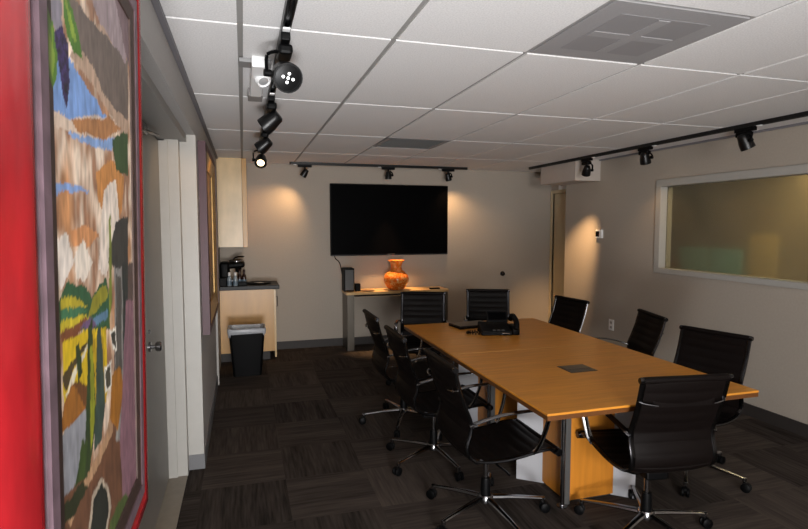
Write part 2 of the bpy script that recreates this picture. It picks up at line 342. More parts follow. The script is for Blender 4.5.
# ------------------------------------------------------------ the big painting (on the left wall, next to the camera)
ART = [  # colour, outline in (y, z) on the canvas
    ('#c9b3a4', [(0.676, 1.878),(1.278, 2.151),(1.166, 0.917),(0.625, 1.252)]),
    ('#5a4a44', [(1.002, 1.538),(1.697, 1.493),(1.608, 0.585),(0.916, 1.039)]),
    ('#b89c86', [(0.773, 1.809),(0.918, 1.794),(1.119, 1.739),(1.133, 1.906),(0.928, 1.906)]),
    ('#6f625a', [(0.763, 1.883),(1.133, 1.906),(1.123, 1.794),(0.968, 1.797),(0.876, 1.824),(0.8, 1.836)]),
    ('#a08f92', [(0.844, 1.929),(0.998, 1.986),(1.138, 1.962),(1.115, 1.897),(0.927, 1.903)]),
    ('#7a6468', [(1.013, 2.0),(1.166, 2.064),(1.151, 1.893),(1.099, 1.923)]),
    ('#7c9fd6', [(0.698, 1.78),(0.773, 1.806),(0.824, 1.792),(0.894, 1.781),(0.966, 1.772),(0.849, 1.746),(0.775, 1.733),(0.694, 1.729)]),
    ('#d8c2ae', [(0.694, 1.729),(0.767, 1.734),(0.892, 1.762),(0.994, 1.777),(1.053, 1.764),(0.937, 1.733),(0.827, 1.72),(0.75, 1.717),(0.693, 1.711)]),
    ('#b07b4e', [(0.767, 1.732),(0.966, 1.772),(1.069, 1.767),(0.937, 1.733),(0.8, 1.722)]),
    ('#8aa9d8', [(0.75, 1.717),(0.827, 1.719),(1.02, 1.746),(0.989, 1.722),(0.846, 1.71),(0.773, 1.709)]),
    ('#86a4d6', [(0.694, 1.652),(0.76, 1.65),(0.861, 1.649),(0.784, 1.641),(0.7, 1.639)]),
    ('#c98a4c', [(0.885, 1.677),(0.988, 1.709),(1.079, 1.688),(1.057, 1.626),(0.964, 1.592),(0.893, 1.637)]),
    ('#cf9160', [(0.755, 1.596),(0.837, 1.604),(0.9, 1.584),(0.824, 1.572),(0.762, 1.576)]),
    ('#e8ddd2', [(0.695, 1.578),(0.74, 1.594),(0.768, 1.554),(0.719, 1.524),(0.691, 1.533)]),
    ('#e4d6c8', [(0.93, 1.654),(1.014, 1.679),(1.038, 1.6),(0.932, 1.523),(0.884, 1.534)]),
    ('#e6dacb', [(0.769, 1.561),(0.815, 1.583),(0.853, 1.548),(0.811, 1.524),(0.775, 1.53)]),
    ('#38502c', [(0.99, 1.738),(1.086, 1.766),(1.121, 1.768),(1.114, 1.691),(1.016, 1.695)]),
    ('#2f5a3a', [(0.704, 1.514),(0.742, 1.532),(0.774, 1.52),(0.81, 1.521),(0.849, 1.5),(0.932, 1.521),(0.954, 1.481),(0.95, 1.433),(0.701, 1.48)]),
    ('#b5a52c', [(0.711, 1.515),(0.765, 1.511),(0.827, 1.489),(0.755, 1.492),(0.71, 1.504)]),
    ('#8f8a2a', [(0.848, 1.498),(0.931, 1.512),(0.942, 1.489),(0.868, 1.477),(0.826, 1.473)]),
    ('#3f7350', [(0.71, 1.504),(0.772, 1.497),(0.826, 1.481),(0.763, 1.483),(0.709, 1.488)]),
    ('#c7b42e', [(0.709, 1.492),(0.789, 1.484),(0.846, 1.47),(0.77, 1.469),(0.708, 1.478)]),
    ('#7d4a2c', [(0.708, 1.478),(0.816, 1.475),(0.846, 1.464),(0.761, 1.463),(0.714, 1.463)]),
    ('#6d5578', [(0.787, 1.466),(0.836, 1.473),(0.878, 1.461),(0.845, 1.453)]),
    ('#5c7f98', [(0.846, 1.47),(0.94, 1.47),(0.939, 1.454),(0.878, 1.458)]),
    ('#d2b21e', [(0.714, 1.465),(0.778, 1.463),(0.925, 1.444),(0.929, 1.342),(0.822, 1.303),(0.715, 1.393)]),
    ('#b89818', [(0.814, 1.445),(0.911, 1.431),(0.915, 1.33),(0.834, 1.327)]),
    ('#4a3c22', [(0.71, 1.421),(0.742, 1.432),(0.804, 1.444),(0.823, 1.44),(0.758, 1.423),(0.724, 1.403)]),
    ('#d9d0b8', [(0.724, 1.4),(0.749, 1.418),(0.823, 1.44),(0.833, 1.438),(0.765, 1.411),(0.734, 1.387)]),
    ('#8f9096', [(0.691, 1.354),(0.816, 1.359),(0.843, 1.309),(0.799, 1.27),(0.728, 1.264),(0.685, 1.286)]),
    ('#9a6224', [(0.691, 1.357),(0.715, 1.391),(0.748, 1.408),(0.828, 1.38),(0.806, 1.354)]),
    ('#6b4320', [(0.748, 1.408),(0.828, 1.38),(0.806, 1.354)]),
    ('#6a4630', [(0.679, 1.218),(0.699, 1.279),(0.789, 1.268),(0.873, 1.268),(0.951, 1.286),(1.073, 1.224),(1.052, 0.988)]),
    ('#b08a68', [(0.704, 1.252),(0.808, 1.264),(0.911, 1.275),(0.954, 1.318),(0.957, 1.267),(0.872, 1.25),(0.769, 1.244),(0.725, 1.23)]),
    ('#2e3f1e', [(0.824, 1.457),(0.846, 1.47),(0.855, 1.32),(0.818, 1.262),(0.789, 1.264),(0.805, 1.337)]),
    ('#8a8f22', [(0.832, 1.427),(0.848, 1.431),(0.85, 1.322),(0.825, 1.287)]),
    ('#3a4a40', [(0.871, 1.448),(0.895, 1.451),(0.909, 1.332),(0.886, 1.278),(0.841, 1.281),(0.857, 1.348)]),
    ('#2b3a1c', [(0.768, 1.448),(0.782, 1.451),(0.791, 1.407),(0.772, 1.396)]),
    ('#8d8a86', [(0.989, 1.559),(1.051, 1.556),(1.038, 1.219),(0.977, 1.243)]),
    ('#3b3a36', [(0.946, 1.542),(1.008, 1.608),(1.108, 1.617),(1.1, 1.532),(1.016, 1.527)]),
    ('#55524c', [(1.0, 1.517),(1.039, 1.513),(1.031, 1.329),(0.985, 1.342)]),
    ('#2c3330', [(1.049, 1.535),(1.1, 1.532),(1.078, 1.279),(1.044, 1.289)]),
    ('#7b8630', [(0.959, 1.616),(0.973, 1.616),(0.968, 1.479),(0.944, 1.434)]),
    ('#e6e2d6', [(0.944, 1.434),(0.993, 1.433),(0.997, 1.39),(0.968, 1.4)]),
    ('#3c3a30', [(0.953, 1.429),(0.989, 1.429),(0.99, 1.398),(0.969, 1.406)]),
    ('#e6e2d6', [(0.907, 1.382),(0.953, 1.384),(0.956, 1.343),(0.91, 1.344)]),
    ('#4a4636', [(0.916, 1.377),(0.946, 1.379),(0.947, 1.349),(0.92, 1.348)]),
    ('#a0671f', [(0.958, 1.356),(1.017, 1.361),(1.046, 1.318),(0.993, 1.254),(0.938, 1.293)]),
    ('#84606a', [(1.006, 1.231),(1.076, 1.464),(1.171, 1.452),(1.166, 0.917),(1.024, 1.062)]),
    ('#3a4d1e', [(0.763, 1.286),(0.784, 1.323),(0.812, 1.307),(0.789, 1.268),(0.745, 1.269)]),
    ('#2b3018', [(0.684, 1.275),(0.728, 1.264),(0.78, 1.266),(0.807, 1.247),(0.742, 1.238),(0.696, 1.244)]),
    ('#b3a490', [(0.801, 1.172),(0.825, 1.223),(0.875, 1.224),(0.916, 1.192),(0.933, 1.153),(0.897, 1.116)]),
    ('#23261e', [(0.81, 1.166),(0.835, 1.211),(0.875, 1.217),(0.903, 1.192),(0.92, 1.155),(0.885, 1.123)]),
    ('#4a5a2a', [(0.925, 1.133),(1.046, 1.123),(1.071, 1.092),(1.022, 1.043),(0.909, 1.109)]),
    ('#5f8a2c', [(0.688, 1.811),(0.709, 1.831),(0.728, 1.813),(0.721, 1.768),(0.696, 1.747),(0.686, 1.778)]),
    ('#8aa83c', [(0.698, 1.81),(0.708, 1.822),(0.716, 1.787),(0.7, 1.761)]),
    ('#4f7a26', [(0.744, 1.878),(0.771, 1.88),(0.818, 1.842),(0.826, 1.821),(0.79, 1.818),(0.759, 1.835)]),
    ('#86a03a', [(0.751, 1.876),(0.766, 1.873),(0.805, 1.835),(0.791, 1.828)]),
    ('#56802a', [(0.646, 1.791),(0.663, 1.801),(0.665, 1.787),(0.653, 1.777)]),
    ('#8c8792', [(0.712, 1.874),(0.741, 1.886),(0.744, 1.832),(0.722, 1.824),(0.703, 1.837)]),
    ('#3d2d5c', [(0.715, 1.82),(0.744, 1.837),(0.766, 1.819),(0.77, 1.778),(0.752, 1.743),(0.738, 1.759),(0.729, 1.786)])]
def inside(P, x, y):
    r = False; j = len(P)-1
    for i in range(len(P)):
        if (P[i][1] > y) != (P[j][1] > y) and x < (P[j][0]-P[i][0])*(y-P[i][1])/(P[j][1]-P[i][1])+P[i][0]: r = not r
        j = i
    return r
ARTB = [(srgb(c), P, min(p[0] for p in P), max(p[0] for p in P), min(p[1] for p in P), max(p[1] for p in P)) for c, P in ART]
def art_colour(y, z, base=None):
    n1 = noise.noise((y*22, z*14, 0)); n2 = noise.noise((y*22, z*14, 9)); n3 = noise.noise((y*70, z*30, 3))
    n4 = noise.noise((y*160, z*80, 4)); yy, zz = y+n1*.004+n3*.003+n4*.002, z+n2*.006+n4*.004
    c = base
    for col, P, a0, a1, b0, b1 in ARTB:
        if base is not None and col not in LEAF: continue
        if a0 <= yy <= a1 and b0 <= zz <= b1 and inside(P, yy, zz): c = col
    if c is None: c = srgb('#b9a394')
    if c == SKY:
        a = max(0, min(1, .45+1.5*noise.noise((y*17+3, z*17, 1))+1.0*noise.noise((y*60, z*24, 2)))); b_ = max(0, min(1, -.05+1.2*noise.noise((y*14, z*12, 7))))
        c = [p*(1-a)+q*a for p, q in zip(srgb('#a0765a'), srgb('#ead5bf'))]; c = [p*(1-b_)+q*b_ for p, q in zip(c, srgb('#c98f5e'))]
    if c == GRAPE: d = noise.voronoi((y*130, z*130, 0))[0][0]; c = [x*(1.9-2.2*d) for x in c]
    k = .96+.3*noise.noise((y*70, z*30, 5))+.22*noise.noise((y*150, z*60, 8))+.15*n1
    return [max(0, min(1, x*k)) for x in c]
GRAPE = srgb('#3d2d5c'); SKY = srgb('#c9b3a4')
LEAF = [srgb(c) for c in ('#5f8a2c', '#8aa83c', '#4f7a26', '#86a03a', '#56802a', '#8c8792', '#3d2d5c')]
def canvas(name, y0, y1, z0, z1, x, parent, base=None, step=.003):
    ny = max(2, int((y1-y0)/step)); nz = max(2, int((z1-z0)/step)); bm = new(); lay = bm.verts.layers.float_color.new('paint'); G = []
    for j in range(nz+1):
        row = []
        for i in range(ny+1):
            y = y0+(y1-y0)*i/ny; z = z0+(z1-z0)*j/nz
            v = bm.verts.new((x, y, z)); c = art_colour(y, z, base); v[lay] = (*c, 1); row.append(v)
        G.append(row)
    for j in range(nz):
        for i in range(ny): bm.faces.new((G[j][i], G[j][i+1], G[j+1][i+1], G[j+1][i]))
    # back and sides, so that the board has its thickness
    bd = [bm.verts.new((x-.012, y, z)) for y, z in ((y0, z0), (y1, z0), (y1, z1), (y0, z1))]
    for v in bd: v[lay] = (.2, .15, .12, 1)
    bm.faces.new(bd[::-1])
    E = [G[0], [r[-1] for r in G], G[-1][::-1], [r[0] for r in G][::-1]]
    for k, e in enumerate(E): bm.faces.new([bd[k], bd[(k+1) % 4]]+e[::-1])
    return obj(name, bm, M['paint'], parent)
PY0, PY1, PZ0, PZ1 = .543, 1.298, .945, 2.14
TILT = math.atan(.0175)      # it leans out from the wall at the top
t = thing('framed_painting', 'large painting of a hillside village under pink clouds in a glossy red frame', 'painting', (XL+.002, (PY0+PY1)/2, PZ0))
t.rotation_euler = (0, TILT, 0)
def shift(o):
    for v in o.data.vertices: v.co -= t.location
    return o
def frame_ring(prof):
    """prof: (inset from outer edge, x) swept round the rectangle with mitred corners"""
    bm = new(); rings = []
    for ins, x in prof:
        rings.append([bm.verts.new((x, y, z)) for y, z in ((PY0+ins, PZ0+ins), (PY1-ins, PZ0+ins), (PY1-ins, PZ1-ins), (PY0+ins, PZ1-ins))])
    n = len(rings)
    for i in range(n):
        a, c = rings[i], rings[(i+1) % n]
        for k in range(4): bm.faces.new((a[k], a[(k+1) % 4], c[(k+1) % 4], c[k]))
    return bm
xb = XL+.003; f = -.209
shift(obj('frame_moulding', frame_ring([(0, xb), (0, f-.058), (.012, f-.044), (.03, f-.026), (.05, f-.009), (.066, f), (.076, f+.001), (.084, f-.002), (.089, f-.010), (.09, xb)]), M['red'], t, True, 60))
shift(obj('frame_groove', frame_ring([(.09, xb), (.09, f-.016), (.099, f-.016), (.099, xb)]), M['groove'], t))
# the flat inner border is painted over with leaves and grapes
lip = frame_ring([(.099, xb), (.099, f-.003), (.104, f), (.128, f), (.132, f-.002), (.155, f-.004), (.157, f-.008), (.157, xb)])
bmesh.ops.subdivide_edges(lip, edges=[e for e in lip.edges if e.calc_length() > .3], cuts=160, use_grid_fill=True)
lay = lip.verts.layers.float_color.new('paint')
for v in lip.verts:
    ins = min(v.co.y-PY0, PY1-v.co.y, v.co.z-PZ0, PZ1-v.co.z)
    v[lay] = (*art_colour(v.co.y, v.co.z, srgb('#66525a') if ins < .13 else srgb('#38261f')), 1)
shift(obj('frame_border', lip, M['paint'], t))
shift(canvas('canvas', PY0+.156, PY1-.156, PZ0+.156, PZ1-.156, f-.0065, t))
# the second picture farther along the wall
t = thing('framed_picture', 'tall narrow picture with a plum outer edge and gilt frame beside the white doorway', 'picture', (XL, 4.52, .84))
def sh(bm): bmesh.ops.translate(bm, verts=bm.verts, vec=-t.location); return bm
y0, y1, z0, z1 = 3.88, 5.16, .85, 2.16
def rect_ring(y0, y1, z0, z1, prof):
    bm = new(); rings = []
    for ins, x in prof: rings.append([bm.verts.new((x, y, z)) for y, z in ((y0+ins, z0+ins), (y1-ins, z0+ins), (y1-ins, z1-ins), (y0+ins, z1-ins))])
    n = len(rings)
    for i in range(n):
        a, c = rings[i], rings[(i+1) % n]
        for k in range(4): bm.faces.new((a[k], a[(k+1) % 4], c[(k+1) % 4], c[k]))
    return bm
obj('outer_frame', sh(rect_ring(y0, y1, z0, z1, [(0, XL+.002), (0, XL+.05), (.05, XL+.055), (.05, XL+.002)])), M['plum'], t)
obj('inner_frame', sh(rect_ring(y0, y1, z0, z1, [(.05, XL+.004), (.05, XL+.05), (.07, XL+.047), (.15, XL+.03), (.15, XL+.004)])), M['gold'], t)
obj('picture_panel', sh(box(new(), XL+.006, XL+.02, y0+.15, y1-.15, z0+.15, z1-.15)), mat('picture_art', '#8a6a45', .5, noise_amt=.55, noise_scale=5, stretch=(1, 3, 3)), t)
# ------------------------------------------------------------ ceiling vents
(vx0, vx1, vy0, vy1) = vents[0]
cx, cy = (vx0+vx1)/2, (vy0+vy1)/2
gm = mat('vent_metal', '#969495', .6, noise_amt=.05, noise_scale=200)
gd = mat('vent_panel_metal', '#8a8889', .6)  # inner panel, slightly darker grey than the face plate
t = thing('ceiling_vent', 'square grey supply vent with a faint cross in the ceiling nearest the camera', 'ceiling vent', (cx, cy, H))
obj('face_plate', box(new(), -.293, .293, -.293, .293, -.003, .015, .002), gm, t)
obj('inner_panel', box(new(), -.2, .2, -.2, .2, -.0045, -.003, .0008), gd, t)
for ang in (0, 90):
    b = box(new(), -.19, .19, -.026, .026, -.0075 if ang else -.007, -.0045, .001)
    bmesh.ops.rotate(b, verts=b.verts, cent=(0, 0, 0), matrix=Matrix.Rotation(R(ang), 3, 'Z')); obj('cross_bar', b, gm, t)
(vx0, vx1, vy0, vy1) = vents[1]
t = thing('ceiling_vent', 'dark grey return grille in the ceiling out over the far half of the table', 'ceiling vent', ((vx0+vx1)/2, (vy0+vy1)/2, H))
b = new(); box(b, -.293, .293, -.293, -.26, -.004, .015); box(b, -.293, .293, .26, .293, -.004, .015); box(b, -.293, -.26, -.26, .26, -.004, .015); box(b, .26, .293, -.26, .26, -.004, .015)
obj('grille_frame', b, gm, t)
b = new()
for k in range(20): box(b, -.26, .26, -.255+k*.0265, -.243+k*.0265, -.003, .012)
box(b, -.26, .26, -.26, .26, .012, .015)
obj('slats', b, mat('grille_slats', '#5e6161', .6), t)
# ------------------------------------------------------------ track lighting
def rail(name, label, p0, p1, zb=H-.034):
    p0, p1 = Vector(p0), Vector(p1); c = (p0+p1)/2; L_ = (p1-p0).length
    t = thing(name, label, 'track rail', (c.x, c.y, H-.003), math.atan2((p1-p0).y, (p1-p0).x))
    b = new(); w = .017
    box(b, -L_/2, L_/2, -w, w, -.012, 0); box(b, -L_/2, L_/2, -w, -w+.006, -.03, -.012); box(b, -L_/2, L_/2, w-.006, w, -.03, -.012)
    obj('channel', b, M['blackm'], t)
    b = new(); box(b, -L_/2-.012, -L_/2, -w-.001, w+.001, -.031, 0, .002); obj('end_cap', b, M['black'], t)
    b = new(); box(b, L_/2, L_/2+.012, -w-.001, w+.001, -.031, 0, .002); obj('end_cap', b, M['black'], t)
    b = new(); box(b, -L_/2, L_/2, -.004, .004, -.014, -.012); obj('conductor', b, M['darkchrome'], t)
    return t
rail('track_rail', 'long black track rail running along the left side of the ceiling', (.172, -.6, 0), (.172, 5.75, 0))
rail('track_rail', 'black track rail on the ceiling in front of the back wall', (.57, 6.76, 0), (2.88, 6.76, 0))
rail('track_rail', 'black track rail along the ceiling above the frosted window', (3.68, .3, 0), (3.68, 6.48, 0))
lens_on = emis('lit_lamp_lens', '#ffe2b0', 5); led_on = emis('led_dot', '#ffffff', 1.6); lens_off = mat('dark_lens', '#0c0c0d', .4, spec=.2)
whitetab = M['whiteplastic']
def track_light(x, y, aim, label, lit=0, leds=False, group=None, r=.052, ln=.10, ax='y', zt=H-.033, tab=True, spot=70, drop=.10, lr=.84, blend=.7):
    t = thing('track_light', label, 'track light', (x, y, zt), 0, group)
    b = new()
    if ax == 'y': box(b, -.018, .018, -.085, .085, -.03, .001, .004); box(b, -.026, .030, -.05, .07, -.07, -.03, .012)
    else: box(b, -.085, .085, -.018, .018, -.03, .001, .004)
    obj('adapter', b, M['black'], t)
    if tab:
        b = new()
        if ax == 'y': box(b, -.014, .014, -.135, -.1, -.006, .001, .002)
        else: box(b, -.135, -.1, -.014, .014, -.006, .001, .002)
        obj('latch', b, whitetab, t)
    a = Vector(aim).normalized(); piv = Vector((0, 0, -drop))
    side = a.cross(Vector((0, 0, 1)));  side = side.normalized() if side.length > .05 else Vector((1, 0, 0))
    b = new(); lathe(b, [(.012, 0), (.012, .04)], (0, 0, -.065), (0, 0, 1), 12)
    arm = side*(r+.012)
    tube(b, smooth_path([(0, 0, -.05), arm*.6+Vector((0, 0, -.055)), arm+Vector((0, 0, -.075)), arm+piv], 4), .014, 8, .007)
    lathe(b, [(.014, -.016), (.014, .012)], arm+piv, side, 12)
    obj('yoke', b, M['black'], t, True)
    c = piv-a*ln*.5
    hs = obj('housing', lathe(new(), [(0, 0), (r*.55, .002), (r*.75, ln*.12), (r*.8, ln*.3), (r*.95, ln*.6), (r, ln*.85), (r, ln), (r*.9, ln), (r*.86, ln*.93), (0, ln*.93)], c, a, 24), M['blackm'], t, True, 50)
    f = c+a*ln*.94
    b = lathe(new(), [(r*lr, -.003), (r*lr, 0), (r*.5, .004), (0, .005)], f, a, 24)
    obj('lens', b, lens_on if lit else lens_off, t, True)
    if leds:
        q = Vector((0, 0, 1)).rotation_difference(a)
        for i, (u, v) in enumerate([(0, 0), (.02, 0), (-.02, 0), (0, .017), (0, -.017)]):
            obj('led', lathe(new(), [(.006, 0), (.006, .003), (0, .004)], f+q @ Vector((u, v, .003)), a, 10), led_on, t)
    if lit:
        o = light('SPOT', 'lamp', f+a*.02, lit, WARM, aim=f+a, spot=spot, blend=blend, radius=.03); o.parent = t
        o.rotation_euler = a.to_track_quat('-Z', 'Y').to_euler()
    return t
gl = 'track lights on the left rail'
track_light(.172, 2.25, (.16, -.9, -.42), 'nearest left-rail track light, showing five white dots to the camera', 0, True, gl, .058, .12, drop=.14)
track_light(.172, 3.30, (-.75, .28, -.6), 'second track light back on the left rail, tipped to the left wall', 6, False, gl, .054, .12, drop=.13)
track_light(.172, 4.35, (-.75, .3, -.6), 'third track light back on the left rail, next before the glowing end one', 10, False, gl, .052, .115, drop=.12)
track_light(.172, 5.2, (-.10, -.75, -.62), 'glowing track light at the far end of the left rail, facing the camera', 9, False, gl, .055, .11, drop=.14, lr=.6)
gb = 'track lights in front of the back wall'
track_light(.74, 6.76, (-.5, .22, -.8), 'lit track light left of the television on the back rail', 26, False, gb, .042, .10, 'x', spot=105, blend=1)
track_light(1.80, 6.76, (.03, .04, -1), 'track light on the back rail above the middle of the television', 210, False, gb, .042, .10, 'x', spot=44)
track_light(2.62, 6.76, (.30, .22, -.9), 'track light on the back rail above the right end of the television', 28, False, gb, .042, .10, 'x', spot=110, blend=1)
gr = 'track lights on the right rail'
track_light(3.68, 5.24, (.34, .90, -1.42), 'farthest track light on the right rail, in front of the white corner box', 210, False, gr, .048, .11, spot=46, drop=.13, blend=1)
track_light(3.68, 4.33, (.35, .2, -.9), 'middle track light on the right rail, left of the frosted window', 5, False, gr, .05, .11, spot=80)
track_light(3.68, 3.26, (.45, -.1, -.85), 'nearest track light in view on the right rail, above the frosted window', 0, False, gr, .052, .12)
# white fixture beside the left rail
t = thing('emergency_light', 'long white ceiling box with a round lens left of the near track light', 'ceiling fixture', (.083, 2.93, H-.003))
obj('body', box(new(), -.03, .03, -.33, .27, -.05, 0, .005), M['whiteplastic'], t)
obj('bracket', box(new(), -.085, .06, -.29, -.19, -.02, -.001, .002), mat('bracket_grey', '#808080', .5), t)
obj('end_block', box(new(), -.04, .04, .27, .42, -.045, 0, .004), mat('end_block_grey', '#8b8785', .5), t)
b = new(); lathe(b, [(.04, 0), (.04, .02), (.032, .032), (.028, .026), (0, .022)], (.022, -.13, -.045), (.25, -.5, -.8), 20); obj('lamp_head', b, M['whiteplastic'], t, True)
b = new(); lathe(b, [(.027, 0), (.02, .004), (0, .006)], Vector((.022, -.13, -.045))+Vector((.25, -.5, -.8)).normalized()*.024, (.25, -.5, -.8), 16); obj('lens', b, mat('clear_lens_grey', '#9a9a9a', .2), t, True)
b = new(); tube(b, smooth_path([(.035, .0, -.045), (.05, -.03, -.06), (.06, -.08, -.05), (.06, -.1, -.02)], 4), .004, 6); obj('cable', b, M['black'], t, True)
# small box over the alcove door
t = thing('wall_sign', 'small white box with dark openings under the corner soffit', 'wall box', (4.36, 6.62, 2.1))
obj('case', box(new(), -.05, -.001, -.17, .17, 0, .1, .003), M['whiteplastic'], t)
for s in (-.08, .07): obj('opening', box(new(), -.054, -.049, s-.04, s+.04, .05, .09), M['black'], t)
# ------------------------------------------------------------ back wall
TX0, TX1, TZ0, TZ1 = 1.085, 2.71, 1.195, 2.135
t = thing('television', 'large black flat television hung on the back wall', 'television', ((TX0+TX1)/2, YB, TZ0))
hw = (TX1-TX0)/2; hh = TZ1-TZ0
obj('housing', box(new(), -hw, hw, -.06, -.02, 0, hh, .006), M['black'], t)
obj('wall_mount', box(new(), -.3, .3, -.02, 0, .25, .65), M['blackm'], t)
obj('screen', box(new(), -hw+.012, hw-.012, -.062, -.058, .022, hh-.012), M['screen'], t)
obj('bottom_trim', box(new(), -hw+.004, hw-.004, -.064, -.058, .002, .012, .001), M['darkchrome'], t)
obj('logo', box(new(), -.05, .05, -.0635, -.0605, .006, .018), mat('dark_logo', '#4a4a4c', .4), t)
# cable from TV
b = new(); tube(b, smooth_path([(1.14, 7.03, 1.2), (1.15, 7.0, 1.16), (1.19, 6.97, 1.12), (1.21, 6.95, 1.05), (1.24, 6.97, .9)], 5), .006, 8)
tag(obj('cable', b, M['black'], None, True), 'thin black cable hanging from the left end of the television', 'cable')
b = new(); lathe(b, [(.035, 0), (.035, .006), (.014, .008), (.014, .025), (.02, .03), (.02, .045), (0, .05)], (3.58, YB, .90), (0, -1, 0), 20)
tag(obj('coat_knob', b, M['darkchrome'], None, True), 'small round metal knob on the back wall right of the television', 'wall knob')
# console table
t = thing('console_table', 'narrow console table with pale top and wide metal legs under the television', 'console table', (1.92, 6.86, 0))
obj('tabletop', box(new(), -.69, .69, -.18, .17, .715, .75, .004), M['console'], t)
obj('apron', box(new(), -.66, .66, -.15, .14, .69, .715), M['darkchrome'], t)
for s in (-1, 1):
    b = new(); x0 = -.68 if s < 0 else .59
    box(b, x0, x0+.09, -.175, .165, 0, .715, .003); obj('leg', b, M['steel'], t)
# things on the console
t = thing('loudspeaker', 'tall black box at the left end of the console', 'speaker', (1.285, 6.85, .75))
obj('cabinet', box(new(), -.065, .065, -.09, .09, 0, .30, .006), M['black'], t)
obj('grille', box(new(), -.055, .055, -.094, -.088, .02, .28, .003), M['grey'], t)
t = tag(obj('media_box', box(new(), 1.365, 1.43, 6.76, 6.84, .75, .85, .005), M['black']), 'small black box beside the tall black speaker', 'electronics box')
b = new(); lathe(b, [(.09, 0), (.1, .008), (.07, .01), (0, .01)], (1.52, 6.78, .75), (0, 0, 1), 24); tag(obj('coaster', b, mat('coaster_brown', '#5a4028', .5), None, True), 'flat brown disc on the console left of the orange vase', 'coaster')
t = thing('vase', 'mottled orange glass vase with flared rim on the console', 'vase', (1.915, 6.80, .75))
vp = [(.075, 0), (.10, .012), (.135, .05), (.16, .10), (.165, .15), (.15, .20), (.11, .24), (.078, .265), (.07, .30), (.072, .33), (.085, .36), (.108, .385), (.112, .39), (.104, .388), (.08, .36), (.066, .33), (.063, .30), (.07, .27), (.10, .24)]
obj('body', lathe(new(), vp, (0, 0, 0), (0, 0, 1), 48, lambda a, h: 1+(.018*math.sin(a*9+h*30) if .03 < h < .25 else 0)), M['vase'], t, True, 80)
obj('foot', lathe(new(), [(.085, 0), (.085, .006), (.075, .008)], (0, 0, -.0), (0, 0, 1), 32), mat('vase_foot', '#3a2410', .4), t, True)
tag(obj('remote_control', box(new(), 2.36, 2.50, 6.72, 6.76, .75, .768, .004), M['black']), 'small black remote control near the right end of the console', 'remote control')
# ------------------------------------------------------------ kitchenette
CX0, CY = XL, 6.55
t = thing('base_cabinet', 'maple base cabinet in the left far corner with a dark toe kick', 'cabinet', (CX0, CY, 0))
obj('body', box(new(), .004, .615, 0, YB-CY-.002, .1, .84), M['maple'], t)
obj('toe_kick', box(new(), .004, .56, .01, YB-CY-.002, 0, .1), M['base'], t)
d = obj('door', box(new(), .616, .638, .01, YB-CY-.02, .02+.0, .835, .002), M['maplelight'], t)
obj('handle', tube(new(), [(.638, .1, .62), (.66, .1, .62), (.66, .1, .74), (.638, .1, .74)], .005, 8), M['steel'], d, True)
tag(obj('worktop', box(new(), CX0+.003, .40, CY-.02, YB-.001, .842, .89, .005), M['counter']), 'dark worktop on the maple base cabinet', 'worktop')
t = thing('wall_cabinet', 'pale maple wall cabinet high in the left far corner', 'cabinet', (CX0, CY, 1.345))
obj('body', box(new(), .004, .275, 0, YB-CY-.002, 0, H-.004-1.345), M['maplelight'], t)
d = obj('door', box(new(), .278, .33, .0, YB-CY-.02, -.004, H-.006-1.345, .002), M['maple'], t)
# coffee maker
t = thing('coffee_maker', 'black pod coffee maker with silver lid on the dark worktop', 'coffee maker', (-.145, 6.80, .89))
obj('base', box(new(), -.12, .15, -.12, .12, 0, .04, .01), M['black'], t)
obj('column', box(new(), -.13, -.02, -.12, .12, .04, .27, .03, 4), M['black'], t, True)
b = new(); box(b, -.125, .155, -.105, .105, .20, .275, .03, 4)
for v in b.verts:
    if v.co.x < .0: v.co.z -= .02*(0-v.co.x)/.12
obj('brew_head', b, M['black'], t, True)
obj('lid', lathe(new(), [(.088, 0), (.088, .012), (.075, .028), (.04, .036), (0, .038)], (.06, 0, .272), (0, 0, 1), 24), M['chrome'], t, True)
b = new(); tube(b, smooth_path([(.02, -.06, .295), (.06, -.075, .325), (.13, -.06, .33), (.15, 0, .332), (.13, .06, .33), (.06, .075, .325), (.02, .06, .295)], 4), .006, 8); obj('lid_handle', b, M['darkchrome'], t, True)
obj('spout', lathe(new(), [(.03, 0), (.04, .05), (.05, .07)], (.08, 0, .14), (0, 0, 1), 18), M['black'], t, True)
obj('drip_tray', box(new(), .0, .15, -.09, .09, .04, .055, .005), M['darkchrome'], t)
def bottle(x, y, body, cap, label, r=.026, h=.13, kind='bottle', grp=None):
    t = thing(kind, label, 'bottle', (x, y, .89), 0, grp)
    obj('body', lathe(new(), [(r*.9, 0), (r, .006), (r, h*.58), (r*.9, h*.72), (r*.45, h*.9), (r*.42, h)], (0, 0, 0), (0, 0, 1), 20), body, t, True)
    obj('cap', lathe(new(), [(r*.55, h*.93), (r*.55, h*1.18), (r*.4, h*1.22), (0, h*1.22)], (0, 0, 0), (0, 0, 1), 16), cap, t, True)
    obj('wrapper', lathe(new(), [(r*1.02, h*.12), (r*1.02, h*.45)], (0, 0, 0), (0, 0, 1), 20), mat('bottle_wrapper', '#5a6b78', .4), t, True)
clear = mat('clear_bottle', '#8d979d', .1)
bottle(-.165, 6.585, clear, M['whiteplastic'], 'small clear water bottle with white cap, left of the pair by the coffee maker')
bottle(-.098, 6.585, clear, M['whiteplastic'], 'small clear water bottle with white cap, right of the pair by the coffee maker')
brown = mat('brown_bottle', '#2a120d', .2)
bottle(-.05, 6.66, brown, brown, 'dark brown bottle close behind the right clear water bottle', .026, .15)
bottle(.0, 6.66, brown, brown, 'dark brown bottle rightmost in the row on the worktop', .026, .15)
tag(obj('storage_box', box(new(), -.272, -.2, 6.56, 6.64, .89, .985, .004), M['black']), 'black box at the left front corner of the worktop', 'box')
tag(obj('storage_box', box(new(), -.068, .03, 6.56, 6.62, .89, .935, .004), M['black']), 'low black tray box right of the clear water bottles', 'box')
